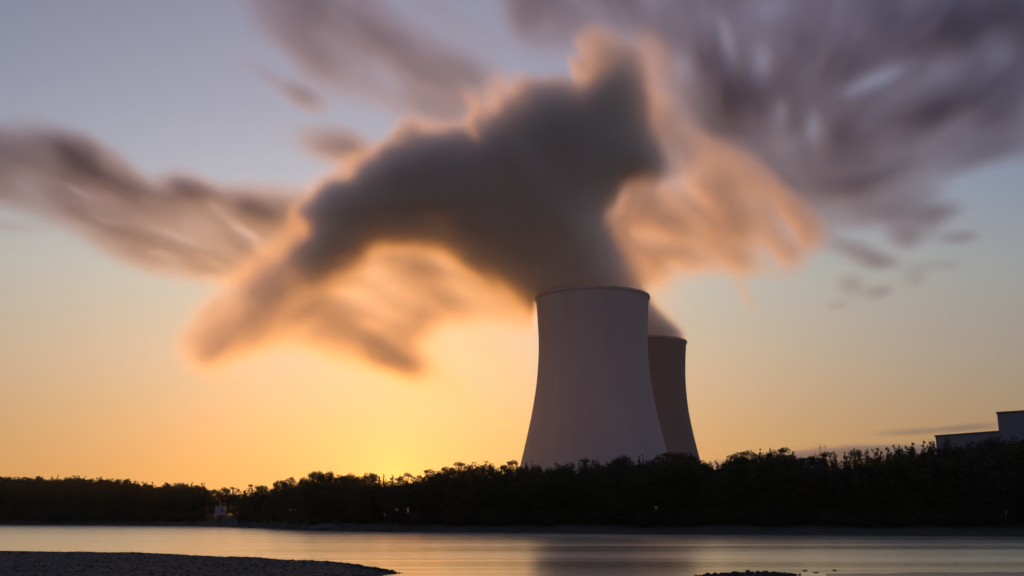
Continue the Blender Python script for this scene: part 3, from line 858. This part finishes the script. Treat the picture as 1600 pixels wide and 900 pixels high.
# white marker boards
def board(px, py, w, h, label, Y=None):
    d = 6.0
    Y = shoreY(px) + d
    q = at(px, py, Y)
    g = bank_z(d)
    root = empty('marker_board', (q.x, Y, g)); tag(root, label, 'marker board', 'small white boards on the far bank')
    k = Y / 1600
    ww, hh, zc = w * k / 2, h * k / 2, q.z - g
    b = MB(); b.box(-ww, ww, -.04, 0, zc - hh, zc + hh); b.build('board', m_board, root)
    b = MB(); b.box(-.05, .05, 0, .1, -.5, zc + hh * .6); b.build('post', m_wood, root)
m_board = simple('white_board', (0.34, 0.32, 0.34), 0.6, 0.1, 2.0)
board(446, 798.5, 2.6, 5, 'lowest and leftmost of three small white boards standing close together')
board(454, 796, 4, 4, 'middle and squarest of three small white boards standing close together')
board(462.5, 797, 3, 3.6, 'rightmost of three small white boards standing close together')
board(601, 804, 1.6, 4, 'thin short pale board lowest below the sun')
board(620, 796, 4.5, 4, 'square white board right under the sun')
board(637.5, 797, 3, 7.5, 'upright narrow white board just right of the square one under the sun')
board(1025, 793, 3.6, 4, 'single white board in front of the towers')
board(1571.5, 801.5, 3, 7, 'lone narrow white board near the right edge')

# ------------------------------------------------------------------ trees
m_bark = simple('dark_bark', (0.035, 0.026, 0.02), 0.95, 0.3, 3.0)
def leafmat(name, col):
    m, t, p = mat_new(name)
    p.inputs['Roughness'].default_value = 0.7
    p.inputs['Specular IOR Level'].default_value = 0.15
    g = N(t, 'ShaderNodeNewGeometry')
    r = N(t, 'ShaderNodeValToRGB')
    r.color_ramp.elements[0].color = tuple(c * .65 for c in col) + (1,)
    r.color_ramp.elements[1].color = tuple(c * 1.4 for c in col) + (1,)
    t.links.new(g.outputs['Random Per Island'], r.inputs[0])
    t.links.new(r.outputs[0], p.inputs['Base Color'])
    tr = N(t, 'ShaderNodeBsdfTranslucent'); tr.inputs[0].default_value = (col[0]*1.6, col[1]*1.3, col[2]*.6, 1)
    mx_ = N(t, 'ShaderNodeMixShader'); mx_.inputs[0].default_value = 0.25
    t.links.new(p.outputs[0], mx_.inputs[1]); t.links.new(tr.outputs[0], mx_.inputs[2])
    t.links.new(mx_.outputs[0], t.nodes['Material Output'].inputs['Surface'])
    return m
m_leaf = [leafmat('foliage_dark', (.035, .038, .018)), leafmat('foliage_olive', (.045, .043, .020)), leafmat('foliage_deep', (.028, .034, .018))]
def crown_mesh(clumps, rs, leaf, name, mat):
    """clumps: (centre, radii, count) -> many small leaf blades"""
    P = []
    for c, r, n in clumps:
        for _ in range(n):
            while True:
                v = Vector((rs.uniform(-1, 1), rs.uniform(-1, 1), rs.uniform(-1, 1)))
                if v.length <= 1: break
            v = v * (0.65 + 0.35 * v.length) / max(v.length, .2) * v.length ** 0.6 if v.length > .2 else v
            P.append(Vector((c[0] + v.x*r[0], c[1] + v.y*r[1], c[2] + v.z*r[2])))
    V, F = [], []
    for q in P:
        a = Vector((rs.gauss(0, 1), rs.gauss(0, 1), rs.gauss(0, 1))).normalized()
        u = a.orthogonal().normalized(); w = a.cross(u)
        s = leaf * rs.uniform(.6, 1.3)
        b = len(V)
        V += [q + u*s, q + w*s*.55, q - u*s, q - w*s*.55]
        F.append((b, b+1, b+2, b+3))
    me = bpy.data.meshes.new(name)
    me.from_pydata([tuple(v) for v in V], [], F)
    me.materials.append(mat)
    return me
def proto(kind, seed):
    """unit-ish tree 10 m tall; returns (crown mesh, trunk mesh)"""
    rs = random.Random(seed)
    cl = []; tb = MB()
    if kind == 'round':
        W_ = rs.uniform(3.2, 4.2)
        tb.tube([(0, 0, -1.5), (.1, 0, 2), (.0, .1, 4.5), (.2, 0, 7)], [.38, .28, .2, .06])
        for k in range(95):
            a = rs.uniform(0, 6.28); e = rs.uniform(-.95, 1)
            rad = math.sqrt(max(0, 1 - e*e)) * rs.uniform(.55, 1.0)
            c = (W_ * rad * math.cos(a), W_ * rad * math.sin(a), 5.2 + 3.9 * e * rs.uniform(.8, 1.0))
            s = rs.uniform(.4, .95)
            cl.append((c, (s*1.2, s*1.2, s*.9), int(75*s)))
            if k % 8 == 0: tb.tube([(0, 0, 3 + rs.random()*2), (c[0]*.6, c[1]*.6, c[2]-.8), c], [.14, .08, .03], 5)
        cl.append(((0, 0, 5.0), (W_*.85, W_*.85, 4.1), 2200)); cl.append(((0, 0, 1.6), (W_*.9, W_*.9, 1.8), 1100))
    elif kind == 'tall':
        W_ = rs.uniform(1.9, 2.6)
        tb.tube([(0, 0, -1.5), (0, 0, 5), (.1, 0, 9.6)], [.3, .2, .04])
        for k in range(64):
            f = k / 63
            z = 1.5 + 8.0 * f
            w = W_ * (1 - f) ** .55 * rs.uniform(.5, 1.05) + .15
            a = rs.uniform(0, 6.28)
            s = rs.uniform(.35, .75) * (1 - .5 * f)
            cl.append(((w*math.cos(a)*.8, w*math.sin(a)*.8, z), (s*1.1, s*1.1, s), int(100*s)))
            if k % 4 == 0: tb.tube([(0, 0, z - 1), (w*math.cos(a)*.7, w*math.sin(a)*.7, z)], [.07, .02], 5)
        cl.append(((0, 0, 4.2), (W_*.85, W_*.85, 4.2), 1500)); cl.append(((0, 0, 1.5), (W_, W_, 1.8), 700))
    elif kind == 'spiky':            # many upright leafy shoots
        tb.tube([(0, 0, -1.5), (0, 0, 3.5)], [.25, .15])
        for k in range(15):
            a = rs.uniform(0, 6.28); rr_ = rs.uniform(.3, 3.4)
            top = rs.uniform(7.0, 10.0) - rr_ * .35
            bx, by = rr_ * math.cos(a), rr_ * math.sin(a)
            tx, ty = bx * 1.25 + rs.uniform(-.4, .4), by * 1.25 + rs.uniform(-.4, .4)
            tb.tube([(bx*.3, by*.3, 1.5), (bx, by, 5), (tx, ty, top)], [.1, .06, .015], 5)
            z = 4.0
            while z < top:
                f = (z - 5) / (top - 5) if z > 5 else 0
                x = bx + (tx - bx) * f; y = by + (ty - by) * f
                s = rs.uniform(.28, .55) * (1.15 - .6 * max(f, 0))
                cl.append(((x + rs.uniform(-.3, .3), y + rs.uniform(-.3, .3), z), (s, s, s), int(46*s*1.6)))
                z += rs.uniform(.35, .7)
        for k in range(18):
            a = rs.uniform(0, 6.28); rr_ = rs.uniform(.5, 3.4)
            s = rs.uniform(.9, 1.4)
            cl.append(((rr_*math.cos(a), rr_*math.sin(a), rs.uniform(1.0, 5.6)), (s*1.2, s*1.2, s), int(80*s)))
        cl.append(((0, 0, 3.4), (3.2, 3.2, 3.4), 1800)); cl.append(((0, 0, 1.2), (3.2, 3.2, 1.5), 800))
    elif kind == 'airy':             # loose crown with holes
        tb.tube([(0, 0, -1.5), (.2, 0, 3), (.1, .1, 6), (.3, 0, 8.6)], [.3, .22, .14, .04])
        for k in range(52):
            a = rs.uniform(0, 6.28); e = rs.uniform(-.6, 1)
            rad = math.sqrt(max(0, 1 - e*e)) * rs.uniform(.6, 1.0)
            c = (3.4 * rad * math.cos(a), 3.4 * rad * math.sin(a), 6.2 + 3.2 * e)
            s = rs.uniform(.3, .75)
            cl.append((c, (s*1.25, s*1.25, s*.7), int(80*s)))
            tb.tube([(.1, 0, 3 + rs.random()*3), (c[0]*.6, c[1]*.6, c[2]-.5), c], [.1, .05, .02], 5)
        cl.append(((0, 0, 4.0), (2.8, 2.8, 3.2), 1300)); cl.append(((0, 0, 1.3), (2.9, 2.9, 1.6), 700))
    elif kind == 'shrub':
        tb.tube([(0, 0, -.6), (0, 0, 1.4)], [.12, .08])
        for k in range(26):
            a = rs.uniform(0, 6.28); rr_ = rs.uniform(.2, 3.6)
            s = rs.uniform(.6, 1.2)
            cl.append(((rr_*math.cos(a), rr_*math.sin(a), rs.uniform(.5, 3.6 - .35*rr_)), (s*1.3, s*1.3, s*.9), int(90*s)))
        cl.append(((0, 0, 1.2), (3.4, 3.4, 1.6), 900))
    me = crown_mesh(cl, rs, .15 if kind != 'shrub' else .17, 'crown', m_leaf[seed % 3])
    tm = bpy.data.meshes.new('trunk'); tm.from_pydata(tb.v, [], tb.f); tm.materials.append(m_bark)
    return me, tm
PROTO = {k: [proto(k, s) for s in ss] for k, ss in {'round': (1, 2, 3, 4), 'tall': (5, 6, 7), 'spiky': (8, 9, 10), 'airy': (11, 12), 'shrub': (13, 14, 15)}.items()}
TOPZ = {}
for v_ in PROTO.values():
    for cm, tm in v_:
        zz = np.empty(len(cm.vertices) * 3, np.float32); cm.vertices.foreach_get('co', zz)
        TOPZ[cm.as_pointer()] = float(np.percentile(zz[2::3], 99.7))
NAMES = {'round': 'round_tree', 'tall': 'slender_tree', 'spiky': 'willow_tree', 'airy': 'airy_tree', 'shrub': 'bank_shrub'}
TREES = []
def plant(kind, px, topy, dback, label, group, width=1.0, rs=random):
    Y = shoreY(px) + dback
    g = bank_z(dback)
    tp = at(px, topy, Y)
    hgt = max(tp.z - g, 2.0)
    cm, tm = PROTO[kind][rs.randrange(len(PROTO[kind]))]
    s = hgt / TOPZ[cm.as_pointer()]
    root = empty(NAMES[kind], (tp.x, Y, g), rs.uniform(0, 6.28))
    root.scale = (s * width, s * width, s)
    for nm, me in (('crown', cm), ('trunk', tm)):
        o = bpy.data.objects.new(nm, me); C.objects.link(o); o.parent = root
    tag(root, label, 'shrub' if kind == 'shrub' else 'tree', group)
    TREES.append(root)
    return root
TOP = [(-120, 742), (0, 745), (60, 744), (76, 749), (90, 745), (130, 744), (170, 748), (200, 748), (225, 752), (260, 754), (305, 754), (318, 760), (335, 764), (350, 761), (365, 760), (382, 766), (395, 756), (410, 758),
       (425, 763), (440, 750), (455, 745), (475, 746), (495, 736), (515, 736), (532, 742), (548, 740), (560, 744), (580, 739), (600, 745), (612, 742), (625, 746), (636, 738), (655, 742), (672, 733), (700, 729), (718, 721), (740, 724),
       (762, 723), (782, 727), (800, 719), (820, 722), (838, 727), (860, 731), (880, 727), (900, 719), (920, 716), (938, 725), (955, 722), (975, 712), (995, 713), (1012, 720), (1030, 711), (1045, 706), (1065, 707), (1082, 712), (1100, 722),
       (1120, 729), (1135, 722), (1150, 708), (1168, 704), (1185, 708), (1205, 702), (1220, 699), (1228, 714), (1240, 728), (1256, 729), (1274, 712), (1285, 706), (1300, 712), (1318, 706), (1337, 702), (1352, 714), (1370, 706),
       (1385, 704), (1405, 696), (1425, 693), (1450, 690), (1470, 699), (1490, 695), (1512, 698), (1530, 691), (1550, 684), (1570, 691), (1590, 687), (1612, 680), (1650, 672), (1720, 668), (1800, 664)]
tx = [a for a, b in TOP]; ty = [b for a, b in TOP]
SEG = [(-200, 320, 'dark trees of the even low wood at far left', 'dense slim dark tree in the even low wood at the far left'),
       (320, 430, 'low trees round the white cabin', 'low dark tree in the dip of the treeline around the white cabin'),
       (430, 570, 'rounded trees left of the sun', 'rounded dark tree of the hump just left of the setting sun'),
       (570, 690, 'trees in front of the sun', 'brown rimmed dark tree standing in front of the setting sun glow'),
       (690, 815, 'trees left of the towers', 'dark bushy tree between the sun and the left edge of the near tower'),
       (815, 1095, 'trees at the foot of the towers', 'dark dense tree hiding the foot of the two cooling towers'),
       (1095, 1245, 'trees just right of the towers', 'dark tree of the clump just right of the far cooling tower'),
       (1245, 1460, 'spiky willows', 'dark spiky topped tree between the low bluish building and the grey hall'),
       (1460, 2000, 'trees before the grey halls', 'tall black tree standing before the grey halls at the right')]
def seg(px):
    for a, b, g_, l_ in SEG:
        if px < b: return g_, l_
    return SEG[-1][2:]
rt = random.Random(77)
# skyline row: one tree under each traced top
special = {1168: 'tall round topped tree highest of the clump right of the far tower', 1220: 'ragged leafy tree with loose sprigs ending the clump right of the far tower',
           1045: 'tall dark tree exactly where the two towers meet', 800: 'pointed tree at the left foot of the near tower', 495: 'highest rounded tree of the hump left of the sun',
           395: 'pointed tree rising just right of the white cabin', 335: 'small tree directly behind the white cabin', 1550: 'dark tree covering the step between the two grey buildings',
           1337: 'tallest spiky sapling in the gap over the low cloud bank', 718: 'tall bushy tree where the treeline steps up towards the towers', 1285: 'spiky tree in front of the two thin masts'}
for i, (px, tpy) in enumerate(TOP):
    Y0 = shoreY(px)
    if px < 320: kind = rt.choice(['tall', 'tall', 'round', 'spiky'])
    elif px < 430: kind = rt.choice(['tall', 'airy', 'round'])
    elif 570 <= px < 690: kind = rt.choice(['airy', 'spiky', 'round'])
    elif 1135 <= px < 1245: kind = rt.choice(['airy', 'round', 'spiky'])
    elif 1245 <= px < 1460: kind = rt.choice(['spiky', 'spiky', 'airy'])
    else: kind = rt.choice(['round', 'round', 'spiky', 'airy'])
    gap = (tx[min(i+1, len(tx)-1)] - tx[max(i-1, 0)]) / 2
    hpx = 806 - tpy + 20
    wneed = gap * 1.9 / (hpx * (0.76 if kind in ('round', 'spiky', 'airy') else 0.45))
    g_, l_ = seg(px)
    lb = special.get(px, l_)
    plant(kind, px, tpy + 1, rt.uniform(14, 24), lb, g_, min(max(wneed, .75), 1.5) if not 1236 < px < 1280 else .7, rt)
# rows in front and behind, lower, closing the wood
for row, (step, d0, d1, drop) in enumerate([(17, 9, 13, 12), (27, 28, 44, 6), (23, 18, 26, 20)]):
    px = -130
    while px < 1780:
        left_ = px < 330
        tpy = float(np.interp(px, tx, ty)) + (drop * .3 + rt.uniform(-1, 4) if left_ else drop + rt.uniform(0, 9))
        lo = 790
        if 1232 < px < 1440: tpy = max(tpy, float(np.interp(px, [1232, 1250, 1280, 1340, 1380, 1440], [738, 740, 732, 730, 724, 708])))
        if not (325 < px < 372 and row != 1):
            g_, l_ = seg(px)
            kind = rt.choice(['round', 'round', 'spiky']) if px > 430 else rt.choice(['round', 'tall'])
            plant(kind, px, min(tpy, lo), rt.uniform(d0, d1), l_, g_, rt.uniform(1.15, 1.5) if kind != 'tall' else 1.6, rt)
        px += step * (1.0 if px > 300 else 0.85) * rt.uniform(.8, 1.2)
# shrubs along the bank
px = -120
while px < 1760:
    clear = any(abs(px - q) < 7 for q in (446, 454, 462, 601, 620, 637, 1025, 1571)) or 322 < px < 366 or 485 < px < 530
    tpy = (795 if px < 320 else 800 if px < 700 else 795) + rt.uniform(-4, 5)
    if not clear:
        plant('shrub', px, tpy, rt.uniform(6.5, 9.5), 'low dark shrub on the bank under the trees ' + ('at the far left' if px < 320 else 'between the white cabin and the sun' if px < 620 else 'between the sun and the towers' if px < 815 else 'below the cooling towers' if px < 1100 else 'in the right third of the picture'),
              'bank shrubs ' + ('far left' if px < 320 else 'left of the sun' if px < 620 else 'right of the sun' if px < 815 else 'below the towers' if px < 1100 else 'at right'), rt.uniform(.9, 1.3), rt)
    px += rt.uniform(16, 24)
print('TREES', len(TREES))

# ------------------------------------------------------------------ steam and clouds
m_steam = vol_material('steam_vapour', (0.965, 0.95, 0.925), 0.70)
m_steam_far = vol_material('drifting_vapour', (0.965, 0.945, 0.92), 0.74)
m_cloud = vol_material('cloud_vapour', (0.72, 0.76, 0.845), 0.95)
o = slab('steam_plume', steam_map(), 704.0, -285, 262, 60, 385, 3.0, 4.0, 8, 2.5, 16, m_steam, 6, 5, 60, (56, 160, 24))
tag(o, 'huge dark steam plume over the near cooling tower with a long orange arm reaching left', 'steam plume', None, 'stuff')
o = slab('steam_plume', steam2_map(), 888.0, -20, 300, 120, 425, 3.6, 5.0, 9, 3, 22, m_steam_far, 5, 15, 60)
tag(o, 'grey steam of the far cooling tower with a big ragged orange lobe drifting right', 'steam plume', None, 'stuff')
ct_map, low_map = cloud_maps()
o = slab('streaked_clouds', ct_map, 3000.0, -1900, 1900, 600, 2150, 11, 18, 30, 10, 45, m_cloud, 20, 25, 500)
tag(o, 'streaked grey clouds drifting across the upper sky with orange lower edges', 'clouds', None, 'stuff')
o = slab('low_cloud_bank', low_map, 9000.0, 1500, 6200, 200, 1000, 9, 200, 150, 30, 200, m_cloud, 20, 35, 1500)
tag(o, 'thin flat cloud bank low over the horizon right of the cooling towers', 'clouds', None, 'stuff')

# ------------------------------------------------------------------ evening haze between the river and the plant
m_haze = bpy.data.materials.new('evening_haze'); m_haze.use_nodes = True
t = m_haze.node_tree; t.nodes.clear()
ho = N(t, 'ShaderNodeOutputMaterial'); hp = N(t, 'ShaderNodeVolumePrincipled')
hp.inputs['Color'].default_value = (0.93, 0.93, 0.98, 1)
hp.inputs['Density'].default_value = 0.00004
hp.inputs['Anisotropy'].default_value = 0.8
t.links.new(hp.outputs[0], ho.inputs['Volume'])
b = MB(); b.box(-5000, 5000, -900, 2600, -3.0, 430)
o = b.build('haze', m_haze)
tag(o, 'thin evening haze over the river and the plant', None, None, 'stuff')
